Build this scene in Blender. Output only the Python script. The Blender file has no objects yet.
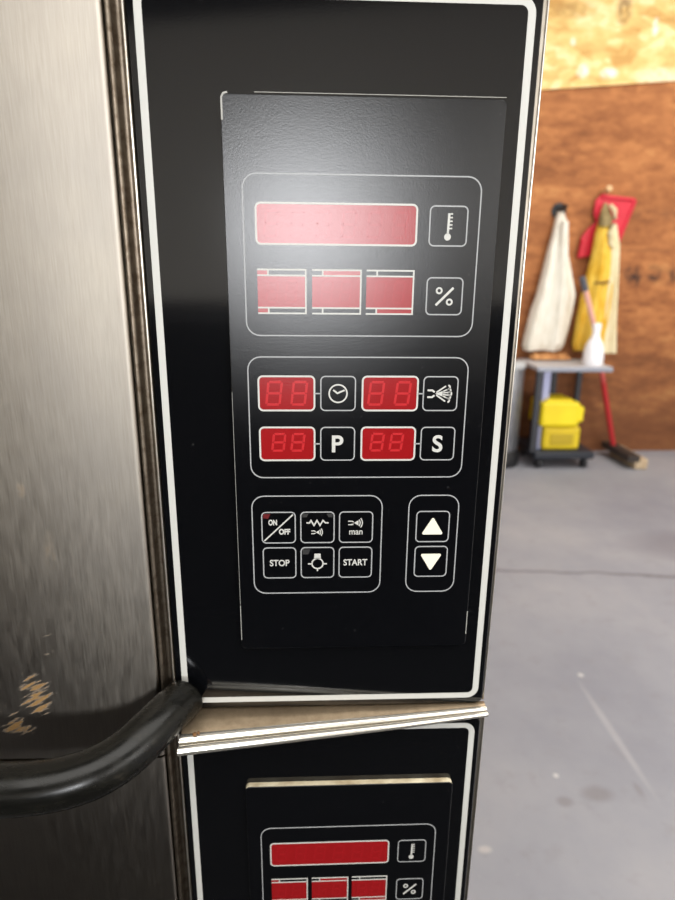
import bpy, bmesh, math, random
from mathutils import Vector, Matrix
random.seed(7)
COL = bpy.context.scene.collection
sc = bpy.context.scene

# ------------------------------------------------------------------ helpers
def lin(r, g, b):
    f = lambda c: c / 12.92 if c <= .04045 else ((c + .055) / 1.055) ** 2.4
    return (f(r / 255), f(g / 255), f(b / 255), 1)

class MB:
    """collects geometry with material slots and links it as one mesh object"""
    def __init__(self):
        self.v, self.f, self.m = [], [], []
        self.mat = 0
        self.smooth = []
        self.sm = False
    def add(self, verts, faces):
        o = len(self.v)
        self.v += [tuple(p) for p in verts]
        for f in faces:
            self.f.append([o + i for i in f]); self.m.append(self.mat); self.smooth.append(self.sm)
    def box(self, x0, x1, y0, y1, z0, z1):
        v = [(x, y, z) for x in (x0, x1) for y in (y0, y1) for z in (z0, z1)]
        self.add(v, [(0, 1, 3, 2), (4, 6, 7, 5), (0, 4, 5, 1), (2, 3, 7, 6), (0, 2, 6, 4), (1, 5, 7, 3)])
    def prism_xz(self, pts, y0, y1):
        """polygon in the xz plane (counter-clockwise seen from -y), y0 front, y1 back"""
        n = len(pts)
        v = [(p[0], y0, p[1]) for p in pts] + [(p[0], y1, p[1]) for p in pts]
        fs = [tuple(range(n)), tuple(range(2 * n - 1, n - 1, -1))]
        for i in range(n):
            j = (i + 1) % n
            fs.append((i, i + n, j + n, j))
        self.add(v, fs)
    def ring_xz(self, outer, inner, y0, y1):
        n = len(outer)
        v = [(p[0], y0, p[1]) for p in outer] + [(p[0], y0, p[1]) for p in inner]
        v += [(p[0], y1, p[1]) for p in outer] + [(p[0], y1, p[1]) for p in inner]
        fs = []
        for i in range(n):
            j = (i + 1) % n
            fs.append((i, j, n + j, n + i))
            fs.append((i, 2 * n + i, 2 * n + j, j))
            fs.append((n + i, n + j, 3 * n + j, 3 * n + i))
        self.add(v, fs)
    def stroke(self, pts, w, y0, y1, close=False):
        """flat line of width w through xz points"""
        pts = [Vector(p) for p in pts]
        n = len(pts); L, R = [], []
        for i in range(n):
            a = pts[i - 1] if (i > 0 or close) else None
            b = pts[(i + 1) % n] if (i < n - 1 or close) else None
            p = pts[i]
            d1 = (p - a).normalized() if a is not None else None
            d2 = (b - p).normalized() if b is not None else None
            if d1 is None: d1 = d2
            if d2 is None: d2 = d1
            t = d1 + d2
            t = t.normalized() if t.length > 1e-6 else d1
            nn = Vector((-t.y, t.x))
            k = 1 / max(.4, nn.dot(Vector((-d1.y, d1.x))))
            L.append(p + nn * w / 2 * k); R.append(p - nn * w / 2 * k)
        if close:
            self.ring_xz(R, L, y0, y1)
        else:
            poly = R + L[::-1]
            m = len(poly)
            v = [(p[0], y0, p[1]) for p in poly] + [(p[0], y1, p[1]) for p in poly]
            fs = []
            for i in range(n - 1):
                fs.append((i, i + 1, m - 2 - i, m - 1 - i))
            for i in range(m):
                j = (i + 1) % m
                fs.append((i, i + m, j + m, j))
            self.add(v, fs)
    def loft(self, rings, cap=True, closed=True):
        n = len(rings[0]); v = []
        for r in rings: v += list(r)
        fs = []
        for k in range(len(rings) - 1):
            for i in range(n if closed else n - 1):
                j = (i + 1) % n
                fs.append((k * n + i, k * n + j, (k + 1) * n + j, (k + 1) * n + i))
        self.add(v, fs)
        if cap and closed:
            sm, self.sm = self.sm, False
            self.add(list(rings[0]), [tuple(range(n - 1, -1, -1))]); self.add(list(rings[-1]), [tuple(range(n))])
            self.sm = sm
    def tube(self, path, rad, n=20, cap=True):
        path = [Vector(p) for p in path]
        if not isinstance(rad, (list, tuple)): rad = [rad] * len(path)
        up = Vector((0, 0, 1)); rings = []
        for i, p in enumerate(path):
            t = (path[min(i + 1, len(path) - 1)] - path[max(i - 1, 0)]).normalized()
            a = up if abs(t.dot(up)) < .95 else Vector((0, 1, 0))
            x = t.cross(a).normalized(); y = x.cross(t).normalized()
            rings.append([p + (x * math.cos(q) + y * math.sin(q)) * rad[i]
                          for q in (2 * math.pi * k / n for k in range(n))])
        self.loft(rings, cap)
    def lathe(self, prof, cx, cy, n=32):
        rings = [[(cx + r * math.cos(2 * math.pi * k / n), cy + r * math.sin(2 * math.pi * k / n), z)
                  for k in range(n)] for r, z in prof]
        self.loft(rings)
    def build(self, name, mats, parent=None, off=(0, 0, 0), bevel=0, seg=2, wn=False):
        me = bpy.data.meshes.new(name)
        me.from_pydata(self.v, [], self.f)
        if not isinstance(mats, (list, tuple)): mats = [mats]
        for m in mats: me.materials.append(m)
        me.polygons.foreach_set('material_index', self.m)
        me.polygons.foreach_set('use_smooth', self.smooth)
        bm = bmesh.new(); bm.from_mesh(me)
        bmesh.ops.recalc_face_normals(bm, faces=bm.faces)
        if bevel:
            es = [e for e in bm.edges if len(e.link_faces) == 2 and e.calc_face_angle(0) > .6]
            bmesh.ops.bevel(bm, geom=es, offset=bevel, segments=seg, profile=.5, affect='EDGES')
        bm.to_mesh(me); bm.free()
        ob = bpy.data.objects.new(name, me); COL.objects.link(ob)
        if parent: ob.parent = parent
        ob.location = off
        return ob

def rrect(u0, u1, v0, v1, r, n=6):
    pts = []
    for cx, cz, a0 in ((u0 + r, v0 + r, 180), (u1 - r, v0 + r, 270), (u1 - r, v1 - r, 0), (u0 + r, v1 - r, 90)):
        for k in range(n + 1):
            a = math.radians(a0 + 90 * k / n)
            pts.append((cx + r * math.cos(a), cz + r * math.sin(a)))
    return pts
def frame_ring(mb, u0, u1, v0, v1, r, w, y0, y1):
    """line of width w centred on the rounded rectangle"""
    h = w / 2
    mb.ring_xz(rrect(u0 - h, u1 + h, v0 - h, v1 + h, r + h), rrect(u0 + h, u1 - h, v0 + h, v1 - h, max(r - h, .0002)), y0, y1)
def circ(cx, cz, r, n=28, a0=0, a1=360):
    full = abs(a1 - a0) >= 360
    return [(cx + r * math.cos(math.radians(a0 + (a1 - a0) * k / (n if full else n - 1))),
             cz + r * math.sin(math.radians(a0 + (a1 - a0) * k / (n if full else n - 1)))) for k in range(n)]
def text_geo(s, size, bold=0.0):
    cu = bpy.data.curves.new('t', 'FONT'); cu.body = s; cu.size = size
    cu.align_x = 'CENTER'; cu.align_y = 'CENTER'; cu.offset = bold; cu.resolution_u = 6
    ob = bpy.data.objects.new('t', cu); COL.objects.link(ob)
    me = ob.to_mesh()
    bm = bmesh.new(); bm.from_mesh(me)
    v = [tuple(p.co) for p in bm.verts]; bm.verts.index_update()
    f = [[q.index for q in p.verts] for p in bm.faces]
    bm.free(); ob.to_mesh_clear()
    bpy.data.objects.remove(ob); bpy.data.curves.remove(cu)
    return v, f
def add_text(mb, s, cx, cz, size, y, bold=0.0, wide=1.0, width=None):
    v, f = text_geo(s, size, bold)
    xs = [p[0] for p in v]; zs = [p[1] for p in v]
    mx, mz = (min(xs) + max(xs)) / 2, (min(zs) + max(zs)) / 2
    if width: wide = width / (max(xs) - min(xs))
    mb.add([(cx + (p[0] - mx) * wide, y, cz + (p[1] - mz)) for p in v], f)

def tag(o, label, cat, group=None, kind=None):
    if label: o['label'] = label
    if cat: o['category'] = cat
    if group: o['group'] = group
    if kind: o['kind'] = kind
    return o
def thing(name, label, cat, loc, group=None):
    o = bpy.data.objects.new(name, None); COL.objects.link(o); o.location = loc
    o.empty_display_size = .1
    return tag(o, label, cat, group)

# ------------------------------------------------------------------ materials
class NT:
    def __init__(self, name):
        self.m = bpy.data.materials.new(name); self.m.use_nodes = True
        self.t = self.m.node_tree; self.b = self.t.nodes['Principled BSDF']
        self.co = self.n('ShaderNodeTexCoord').outputs['Object']
    def n(self, k, **kw):
        q = self.t.nodes.new(k)
        for a, b in kw.items(): setattr(q, a, b)
        return q
    def l(self, a, b): self.t.links.new(a, b)
    def set(self, **kw):
        names = dict(base='Base Color', rough='Roughness', metal='Metallic', spec='Specular IOR Level',
                     coat='Coat Weight', coatr='Coat Roughness', aniso='Anisotropic', sheen='Sheen Weight', sss='Subsurface Weight')
        for k, v in kw.items(): self.b.inputs[names[k]].default_value = v
        return self
    def mapping(self, scale=(1, 1, 1), loc=(0, 0, 0), rot=(0, 0, 0)):
        q = self.n('ShaderNodeMapping'); q.inputs['Scale'].default_value = scale
        q.inputs['Location'].default_value = loc; q.inputs['Rotation'].default_value = rot
        self.l(self.co, q.inputs['Vector']); return q.outputs[0]
    def noise(self, scale, detail=3, rough=.5, vec=None, dist=0):
        q = self.n('ShaderNodeTexNoise'); q.inputs['Scale'].default_value = scale
        q.inputs['Detail'].default_value = detail; q.inputs['Roughness'].default_value = rough
        q.inputs['Distortion'].default_value = dist
        self.l(vec if vec is not None else self.co, q.inputs['Vector']); return q.outputs['Fac']
    def ramp(self, fac, stops):
        q = self.n('ShaderNodeValToRGB'); e = q.color_ramp.elements
        while len(e) < len(stops): e.new(.5)
        for x, (p, c) in zip(e, stops):
            x.position = p; x.color = c if len(c) == 4 else (*c, 1)
        self.l(fac, q.inputs[0]); return q.outputs[0]
    def mix(self, fac, a, b, mode='MIX'):
        q = self.n('ShaderNodeMix', data_type='RGBA', blend_type=mode)
        for s, i in ((fac, 0), (a, 6), (b, 7)):
            if hasattr(s, 'links'): self.l(s, q.inputs[i])
            else: q.inputs[i].default_value = s
        return q.outputs[2]
    def math(self, op, a, b=0.0, clamp=False):
        q = self.n('ShaderNodeMath', operation=op, use_clamp=clamp)
        for s, i in ((a, 0), (b, 1)):
            if hasattr(s, 'links'): self.l(s, q.inputs[i])
            else: q.inputs[i].default_value = s
        return q.outputs[0]
    def mrange(self, v, a, b, c=0.0, d=1.0):
        q = self.n('ShaderNodeMapRange')
        self.l(v, q.inputs[0])
        for i, s in enumerate((a, b, c, d)): q.inputs[i + 1].default_value = s
        return q.outputs[0]
    def blob(self, c, r):
        """soft 0..1 mask of an ellipsoid with its own place on the object"""
        q = self.n('ShaderNodeVectorMath', operation='SUBTRACT'); self.l(self.co, q.inputs[0]); q.inputs[1].default_value = c
        d = self.n('ShaderNodeVectorMath', operation='DIVIDE'); self.l(q.outputs[0], d.inputs[0]); d.inputs[1].default_value = r
        e = self.n('ShaderNodeVectorMath', operation='LENGTH'); self.l(d.outputs[0], e.inputs[0])
        return self.mrange(e.outputs['Value'], 1.0, .45)
    def bump(self, h, strength, dist=.001):
        q = self.n('ShaderNodeBump'); q.inputs['Strength'].default_value = strength; q.inputs['Distance'].default_value = dist
        self.l(h, q.inputs['Height']); self.l(q.outputs[0], self.b.inputs['Normal'])
    def satin(self, rough, ior):
        # soft print film: diffuse body under a gloss lobe without long tails
        nrm = self.b.inputs['Normal'].links[0].from_socket
        d = self.n('ShaderNodeBsdfDiffuse'); g = self.n('ShaderNodeBsdfGlossy', distribution='BECKMANN'); fr = self.n('ShaderNodeFresnel')
        g.inputs['Roughness'].default_value = rough; fr.inputs['IOR'].default_value = ior
        if self.b.inputs['Base Color'].links: self.l(self.b.inputs['Base Color'].links[0].from_socket, d.inputs['Color'])
        else: d.inputs['Color'].default_value = self.b.inputs['Base Color'].default_value
        for q in (d, g): self.l(nrm, q.inputs['Normal'])
        mx = self.n('ShaderNodeMixShader'); self.l(fr.outputs[0], mx.inputs[0]); self.l(d.outputs[0], mx.inputs[1]); self.l(g.outputs[0], mx.inputs[2])
        out = self.t.nodes['Material Output']; self.l(mx.outputs[0], out.inputs['Surface']); return self
    def color(self, c): self.l(c, self.b.inputs['Base Color'])
    def roughness(self, c): self.l(c, self.b.inputs['Roughness'])

def simple(name, base, rough=.5, metal=0, **kw):
    return NT(name).set(base=base if len(base) == 4 else (*base, 1), rough=rough, metal=metal, **kw).m

# glossy black plate
t = NT('black_plate').set(rough=.08, spec=.5)
n = t.noise(900, 2); sp = t.noise(260, 2)
t.color(t.ramp(sp, [(0, (.0016, .0018, .0024)), (.70, (.0024, .0026, .0032)), (.78, (.012, .012, .013)), (1, (.02, .02, .02))]))
t.bump(n, .10, .00004)
M_PLATE = t.m
# textured membrane
t = NT('black_membrane').set(rough=.28, spec=.5)
n = t.noise(1400, 2, .6); sp = t.noise(330, 2)
dust = t.ramp(sp, [(0, (.0016, .0018, .0024)), (.72, (.0024, .0026, .0034)), (.80, (.014, .014, .015)), (1, (.02, .02, .02))])
t.color(dust); t.bump(n, .5, .00006); t.satin(.275, 1.52)
M_MEMB = t.m
M_KEY = M_MEMB
M_LINE = simple('white_print', lin(184, 184, 179), .45)
M_GREYLINE = simple('fine_white_print', lin(152, 154, 155), .45)
M_CREAM = simple('cream_print', lin(222, 219, 200), .45)
t = NT('red_window').set(rough=.28, spec=.5, base=(.255, .007, .009, 1)); t.bump(t.noise(1400, 2), .5, .00006); t.satin(.275, 1.52)
M_RED = t.m
t = NT('red_segment').set(rough=.28, spec=.5, base=(.44, .022, .026, 1)); t.bump(t.noise(1400, 2), .5, .00006); t.satin(.275, 1.52)
M_SEG = t.m
t = NT('red_segment_faint').set(rough=.28, spec=.5, base=(.28, .008, .011, 1)); t.bump(t.noise(1400, 2), .5, .00006); t.satin(.275, 1.52)
M_SEGF = t.m
M_LED = simple('dark_red_lens', (.10, .008, .01), .3)
M_LENS = simple('dark_grey_lens', (.03, .03, .03), .3)
M_CHIP = simple('chipped_edge', lin(160, 160, 154), .6)
# brushed steel of the door
t = NT('brushed_steel').set(metal=1, rough=.36)
br = t.noise(60, 4, .6, t.mapping((26, 26, 1.1)))
cl = t.noise(9, 4, .6)
sw = t.noise(40, 3, .6, t.mapping((6, 6, 1.5), rot=(0, .5, 0)))
base = t.ramp(br, [(.25, (.36, .322, .27)), (.75, (.44, .40, .345))])
base = t.mix(t.mrange(cl, .35, .75, 0, .5), base, (.27, .25, .235, 1))
# dried residue: three marks with their own outline
def tilted(deg, ka, kb):
    # coordinates turned by deg in the door plane, stretched along the turned axis
    sp_ = t.n('ShaderNodeSeparateXYZ'); t.l(t.co, sp_.inputs[0]); ca, sa = math.cos(math.radians(deg)), math.sin(math.radians(deg))
    a = t.math('ADD', t.math('MULTIPLY', sp_.outputs['X'], ca * ka), t.math('MULTIPLY', sp_.outputs['Z'], sa * ka))
    b_ = t.math('ADD', t.math('MULTIPLY', sp_.outputs['X'], -sa * kb), t.math('MULTIPLY', sp_.outputs['Z'], ca * kb))
    cb_ = t.n('ShaderNodeCombineXYZ'); t.l(a, cb_.inputs[0]); t.l(b_, cb_.inputs[1]); return cb_.outputs[0]
streak = t.noise(150, 3, .6, tilted(28, .45, 2.4))
def soft(c, rad):
    q = t.n('ShaderNodeVectorMath', operation='SUBTRACT'); t.l(t.co, q.inputs[0]); q.inputs[1].default_value = c
    d_ = t.n('ShaderNodeVectorMath', operation='DIVIDE'); t.l(q.outputs[0], d_.inputs[0]); d_.inputs[1].default_value = rad
    e_ = t.n('ShaderNodeVectorMath', operation='LENGTH'); t.l(d_.outputs[0], e_.inputs[0]); return t.mrange(e_.outputs['Value'], 1.0, 0.0)
area_ = t.math('MAXIMUM', soft((-.185, -.01, -.171), (.016, .09, .026)), soft((-.200, -.01, -.194), (.017, .09, .014)))
m1 = t.mrange(t.math('ADD', streak, t.math('MULTIPLY', area_, .42)), .72, .84)
m1 = t.math('MULTIPLY', m1, t.mrange(area_, 0.0, .1), True)
m2 = t.math('MULTIPLY', t.blob((-.164, -.01, -.076), (.005, .05, .019)), t.mrange(t.noise(110, 4, .7, t.mapping((1.6, 1, .5))), .42, .62), True)
m3 = t.math('MULTIPLY', t.blob((-.160, -.01, -.130), (.040, .05, .040)), t.mrange(t.noise(170, 3, .6, tilted(12, .4, 2.0)), .66, .72), True)
m4 = t.math('MULTIPLY', t.blob((-.176, -.01, -.035), (.003, .05, .006)), t.mrange(t.noise(120, 4), .45, .6), True)
dirt = t.math('MAXIMUM', t.math('MAXIMUM', m1, t.math('MULTIPLY', m4, .35)), t.math('MAXIMUM', t.math('MULTIPLY', m2, .32), t.math('MULTIPLY', m3, .35)))
t.color(t.mix(dirt, base, lin(132, 104, 68)))
t.l(t.mix(dirt, (1, 1, 1, 1), (.15, .15, .15, 1)), t.b.inputs['Metallic'])
t.roughness(t.mrange(t.math('ADD', br, sw), .6, 1.4, .32, .43))
t.bump(br, .16, .00003)
g = t.n('ShaderNodeBsdfGlossy', distribution='BECKMANN'); d = t.n('ShaderNodeBsdfDiffuse'); mx = t.n('ShaderNodeMixShader')
for q in (g, d): t.l(t.b.inputs['Normal'].links[0].from_socket, q.inputs['Normal']); t.l(t.b.inputs['Base Color'].links[0].from_socket, q.inputs['Color'])
t.l(t.mrange(t.math('ADD', br, sw), .6, 1.4, .47, .54), g.inputs['Roughness'])
t.l(dirt, mx.inputs[0]); t.l(g.outputs[0], mx.inputs[1]); t.l(d.outputs[0], mx.inputs[2]); t.l(mx.outputs[0], t.t.nodes['Material Output'].inputs['Surface'])
M_STEEL = t.m
# browned steel of the trims
t = NT('stained_steel').set(metal=1, rough=.42)
br = t.noise(50, 4, .6, t.mapping((14, 14, 1)))
sp = t.noise(160, 4, .7)
t.color(t.mix(t.mrange(sp, .45, .7, 0, .8), t.ramp(br, [(.3, (.16, .13, .10)), (.7, (.25, .21, .165))]), (.08, .055, .035, 1)))
t.bump(sp, .15, .0001)
M_TRIM = t.m
t = NT('worn_bright_steel').set(metal=1, rough=.30)
t.color(t.ramp(t.noise(70, 3), [(.3, (.62, .56, .47)), (.7, (.80, .77, .70))]))
M_BRIGHT = t.m
t = NT('casing_steel').set(metal=1, rough=.42); t.color(t.ramp(t.noise(60, 4), [(.3, (.24, .21, .17)), (.7, (.36, .33, .28))])); M_CASE = t.m
t = NT('tan_ledge_steel').set(metal=.75, rough=.42)
t.color(t.mix(t.mrange(t.noise(150, 4, .7), .4, .75, 0, .7), (.52, .40, .27, 1), (.34, .25, .16, 1)))
t.bump(t.noise(300, 3), .12, .0001)
M_LEDGE = t.m
t = NT('bare_edge').set(rough=.5); t.color(t.ramp(t.noise(90, 3), [(.3, lin(176, 156, 122)), (.7, lin(236, 226, 196))])); M_EDGE = t.m
M_RUST = simple('rust_spot', (.16, .07, .02), .7)
M_DARKGAP = simple('dark_joint', (.012, .011, .01), .7)
t = NT('black_handle').set(rough=.22, spec=.22)
w = t.noise(35, 4, .65, t.mapping((1, 3, 3)))
t.color(t.ramp(w, [(.3, (.004, .004, .0036)), (.62, (.008, .0076, .006)), (.75, (.03, .026, .02))]))
t.roughness(t.mrange(w, .3, .8, .18, .40)); t.bump(t.noise(500, 2), .12, .00006)
M_HANDLE = t.m

# ------------------------------------------------------------------ ovens
ZP = 1.1397                     # height of the panel centre of the upper oven
CX, CZ, SCL = -.01208, .08028, 1 - .004 / .32866
TM = .004                       # thickness of the raised keypad plate
def U(a): return (CX + (a / 1000 - CX) * SCL)
def UZ(b): return (CZ + (b / 1000 - CZ) * SCL)
YF = -TM

def seg_digit(mb, cx, cz, w, h, lw, y0, y1, slant=.12):
    g = lw * .25
    def s(p): return (cx + p[0] + p[1] * slant, cz + p[1])
    hw, hh = w / 2, h / 2
    for a, b in (((-hw + g, hh), (hw - g, hh)), ((-hw + g, 0), (hw - g, 0)), ((-hw + g, -hh), (hw - g, -hh)),
                 ((-hw, g), (-hw, hh - g)), ((hw, g), (hw, hh - g)), ((-hw, -hh + g), (-hw, -g)), ((hw, -hh + g), (hw, -g))):
        mb.stroke([s(a), s(b)], lw, y0, y1)

def make_oven(root, dz, upper):
    off = (0 - root.location.x, 0 - root.location.y, ZP + dz - root.location.z)
    T = (.2145, -.1855)
    # casing
    mb = MB()
    mb.add([(-.69, .004, -.187), (.1006, .004, -.187), (.1024, .004, .213), (-.69, .004, .213),
            (-.69, .80, -.187), (.1006, .80, -.187), (.1024, .80, .213), (-.69, .80, .213)],
           [(0, 1, 2, 3), (4, 7, 6, 5), (0, 4, 5, 1), (3, 2, 6, 7), (0, 3, 7, 4), (1, 5, 6, 2)])
    mb.build('casing', M_CASE, root, off, .0014, 3)
    mb = MB(); mb.sm = True
    mb.tube([(.1002, .0040, -.186), (.1020, .0040, .212)], .0006, 8)
    o = mb.build('corner_bead', M_BRIGHT, root, off); o['label'] = 'thin bright edge of the casing'
    # door frame channel between door and panel
    mb = MB(); mb.sm = True
    prof = [(-.1086, .012), (-.1084, .011), (-.1083, .006), (-.1082, .001), (-.1078, -.0016), (-.1072, -.0024), (-.1060, -.0020),
            (-.1050, -.0004), (-.1042, .0018), (-.1030, .0026), (-.1012, .0024), (-.1004, .0010), (-.1001, -.0022), (-.0997, -.0028), (-.0991, -.0024), (-.0988, .0005), (-.0987, .012)]
    mb.loft([[(x, y, -.187) for x, y in prof], [(x, y, .213) for x, y in prof]])
    mb.build('door_frame_channel', M_TRIM, root, off)
    mb = MB(); mb.sm = True
    mb.tube([(-.0993, -.0024, -.186), (-.0993, -.0024, .212)], .0006, 8)
    o = mb.build('frame_edge_bead', M_BRIGHT, root, off); o['label'] = 'bright worn edge of the door frame'
    # door : steel sheet with a rolled right edge
    mb = MB(); mb.sm = True
    prof = [(-.68, .003), (-.68, -.0035), (-.1300, -.0035), (-.1120, -.0035)]
    for k in range(9):
        a = math.radians(90 * k / 8)
        prof.append((-.1112 + .0025 * math.sin(a), -.0010 - .0025 * math.cos(a)))
    prof += [(-.1087, .003)]
    z0, z1 = (-.2185, .2105 if upper else .1912)
    mb.loft([[(x, y, z0) for x, y in prof], [(x, y, z1) for x, y in prof]])
    door = mb.build('door', M_STEEL, root, off)
    # handle : bent black pipe
    pts = [(-.56, -.055, -.196), (-.40, -.055, -.1945), (-.28, -.055, -.193), (-.22, -.055, -.1922), (-.1844, -.055, -.1918), (-.1682, -.0548, -.1912), (-.1527, -.053, -.1904), (-.1399, -.050, -.1888),
           (-.1300, -.046, -.1868), (-.1188, -.039, -.1832), (-.1084, -.029, -.1778), (-.1002, -.018, -.1742), (-.0936, -.0075, -.1730), (-.0924, -.0050, -.1728), (-.0919, -.0036, -.1727)]
    rad = [.0138] * 8 + [.0137, .0135, .0133, .0130, .0128, .0122, .0108]
    P = [Vector(p) for p in pts]; Q, RR = [], []
    for i in range(len(P) - 1):
        p0, p1, p2, p3 = P[max(i - 1, 0)], P[i], P[i + 1], P[min(i + 2, len(P) - 1)]
        for k in range(4):
            s = k / 4
            Q.append(.5 * ((2 * p1) + (p2 - p0) * s + (2 * p0 - 5 * p1 + 4 * p2 - p3) * s * s + (3 * p1 - p0 - 3 * p2 + p3) * s ** 3))
            RR.append(rad[i] + (rad[i + 1] - rad[i]) * s)
    Q.append(P[-1]); RR.append(rad[-1])
    mb = MB(); mb.sm = True
    mb.tube(Q, RR, 28)
    o = mb.build('door_handle', M_HANDLE, door); o['label'] = 'curved black pipe handle'
    # black front plate with its white outline
    mb = MB()
    mb.prism_xz(rrect(-.0986, .0984, T[1], T[0], .004), 0, .004)
    panel = mb.build('control_panel', M_PLATE, root, off, .0005, 1)
    mb = MB()
    frame_ring(mb, -.0931, .0932, -.1794, .2085, .0055, .0038, -.00015, .0003)
    o = mb.build('border_line', M_LINE, panel); o['label'] = 'white outline printed round the black panel'
    # keypad plate
    mo = (off[0] - (0 if upper else .0012), off[1], off[2] + (0 if upper else .0006))
    mb = MB()
    u0, u1, v0, v1 = U(-56.6), U(84.4), U(-141.2), U(167.6)
    outer = rrect(u0, u1, v0, v1, .003)
    b = .00035
    inner = rrect(u0 + b, u1 - b, v0 + b, v1 - b, .003 - b)
    n = len(outer)
    mb.mat = 1
    v = [(p[0], .0006, p[1]) for p in outer] + [(p[0], YF + b, p[1]) for p in outer] + [(p[0], YF, p[1]) for p in inner]
    fs = []
    for i in range(n):
        j = (i + 1) % n
        fs += [(i, j, n + j, n + i)]
    mb.add(v, fs)
    o0 = len(mb.v) - 3 * n
    mb.mat = 0
    for i in range(n):
        j = (i + 1) % n
        mb.f.append([o0 + n + i, o0 + n + j, o0 + 2 * n + j, o0 + 2 * n + i]); mb.m.append(0); mb.smooth.append(False)
    mb.f.append([o0 + 2 * n + i for i in range(n)]); mb.m.append(0); mb.smooth.append(False)
    key = mb.build('keypad_plate', [M_MEMB, M_EDGE], root, mo)
    key['label'] = 'raised black keypad plate with displays and push buttons'
    y1, yl, y2, y3 = YF + .0002, YF - .00018, YF - .00008, YF - .0002
    LW = .00062
    # group outlines
    for a, bb, c, d, r in ((-47.2, 74.65, 50.9, 131.05, 7), (-47.3, 74.1, -29.67, 39.4, 7), (-47.5, 28.7, -103.7, -41.0, 7), (44.55, 74.1, -103.7, -41.0, 7)):
        mb = MB(); frame_ring(mb, U(a), U(bb), UZ(c), UZ(d), r / 1000, LW, yl, y1)
        mb.build('group_outline', M_GREYLINE, key)
    # displays
    def display(a, bb, c, d, digits, faint):
        mb = MB()
        mb.mat = 0; mb.prism_xz(rrect(U(a), U(bb), UZ(c), UZ(d), .002), y2, y1)
        mb.mat = 1; frame_ring(mb, U(a), U(bb), UZ(c), UZ(d), .0024, .00095, yl, y1)
        mb.mat = 2
        for cx, cz, w, h in digits: seg_digit(mb, U(cx), UZ(cz), w / 1000, h / 1000, .0013, YF - .00013, y1)
        return mb.build('display', [M_RED, M_LINE, M_SEGF if faint else M_SEG], key)
    display(-40.8, 42.0, 97.55, 117.4, [(-33 + 13.3 * k, 107.4, 6.5, 12) for k in range(6)], True)
    display(-41.75, -11, 9.75, 28.85, [(-33.3, 19.4, 7.2, 12.4), (-19.4, 19.4, 7.2, 12.4)], False)
    display(15.7, 46.5, 9.75, 28.85, [(23.3, 19.4, 7.2, 12.4), (38.2, 19.4, 7.2, 12.4)], False)
    display(-41.7, -10.95, -19.25, 0, [(-31.2, -8.7, 6.3, 9.6), (-20.4, -8.7, 6.3, 9.6)], False)
    display(15.65, 46.2, -19.25, 0, [(24.6, -8.7, 6.3, 9.6), (35.6, -8.7, 6.3, 9.6)], False)
    for k, (a, bb) in enumerate(((-40.8, -15.45), (-12.15, 13.6), (16.55, 41.55))):
        mb = MB()
        zT, zB = 84.9, 62.6; t2, b2 = zT - 2.9, zB + 2.9
        mb.mat = 0; mb.box(U(a), U(bb), y2, y1, UZ(b2), UZ(t2))
        div = a + 5.6
        for on, lo, hi, za, zb in (((True, a, div), (False, 0, 0), (False, 0, 0))[k] + (t2, zT), ((True, a, div), (False, 0, 0), (True, div, bb))[k] + (zB, b2)) if k != 1 else ((True, div, bb, t2, zT), (False, 0, 0, zB, b2)):
            if on: mb.box(U(lo), U(hi), y2, y1, UZ(za), UZ(zb))
        mb.mat = 1
        hw = .0004
        for z in (zT, t2, b2, zB): mb.box(U(a), U(bb), yl, y1, UZ(z) - hw, UZ(z) + hw)
        mb.box(U(bb) - hw, U(bb) + hw, yl - .00002, y1, UZ(zB) - hw, UZ(zT) + hw)
        for za, zb in ((t2, zT), (zB, b2)): mb.box(U(div) - hw, U(div) + hw, yl - .00002, y1, UZ(za), UZ(zb))
        mb.mat = 2
        seg_digit(mb, U((a + bb) / 2 - 5), UZ((zT + zB) / 2), .0052, .0105, .0011, YF - .00013, y1)
        seg_digit(mb, U((a + bb) / 2 + 5), UZ((zT + zB) / 2), .0052, .0105, .0011, YF - .00013, y1)
        o = mb.build('display', [M_RED, M_LINE, M_SEGF], key); o['label'] = 'small red display between two thin bar strips'
    # dashes joining display and button
    for a, bb, z in ((-11, -7.45, 19.3), (46.5, 49.8, 19.3), (-10.95, -7.45, -9.6), (46.2, 49.7, -9.6)):
        mb = MB(); mb.box(U(a), U(bb), yl, y1, UZ(z) - .00035, UZ(z) + .00035)
        mb.build('joining_dash', M_GREYLINE, key)
    # buttons
    def button(a, bb, c, d, icon, label):
        mb = MB()
        mb.mat = 0; mb.prism_xz(rrect(U(a), U(bb), UZ(c), UZ(d), .0022), y2, y1)
        mb.mat = 1; frame_ring(mb, U(a), U(bb), UZ(c), UZ(d),   .0024, .00065, yl, y1)
        mb.mat = 2
        cx, cz = U((a + bb) / 2), UZ((c + d) / 2)
        icon(mb, cx, cz)
        o = mb.build('button', [M_KEY, M_GREYLINE, M_LINE, M_LED, M_LENS, M_CREAM], key); o['label'] = label
    def S(mb, cx, cz, pts, w=.0009, close=False):
        mb.stroke([(cx + x / 1000, cz + z / 1000) for x, z in pts], w, y3, y1, close)
    def F(mb, cx, cz, pts):
        mb.prism_xz([(cx + x / 1000, cz + z / 1000) for x, z in pts], y3, y1)
    def thermometer(mb, cx, cz):
        F(mb, cx, cz, circ(-.2, -5.2, 1.75))
        F(mb, cx, cz, [(-.68, -3.8), (.40, -3.8), (.75, 6.2), (-.45, 6.2)])
        for k in range(5): S(mb, cx, cz, [(.5, 5.9 - 1.75 * k), (2.0, 5.9 - 1.75 * k)], .0007)
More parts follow.
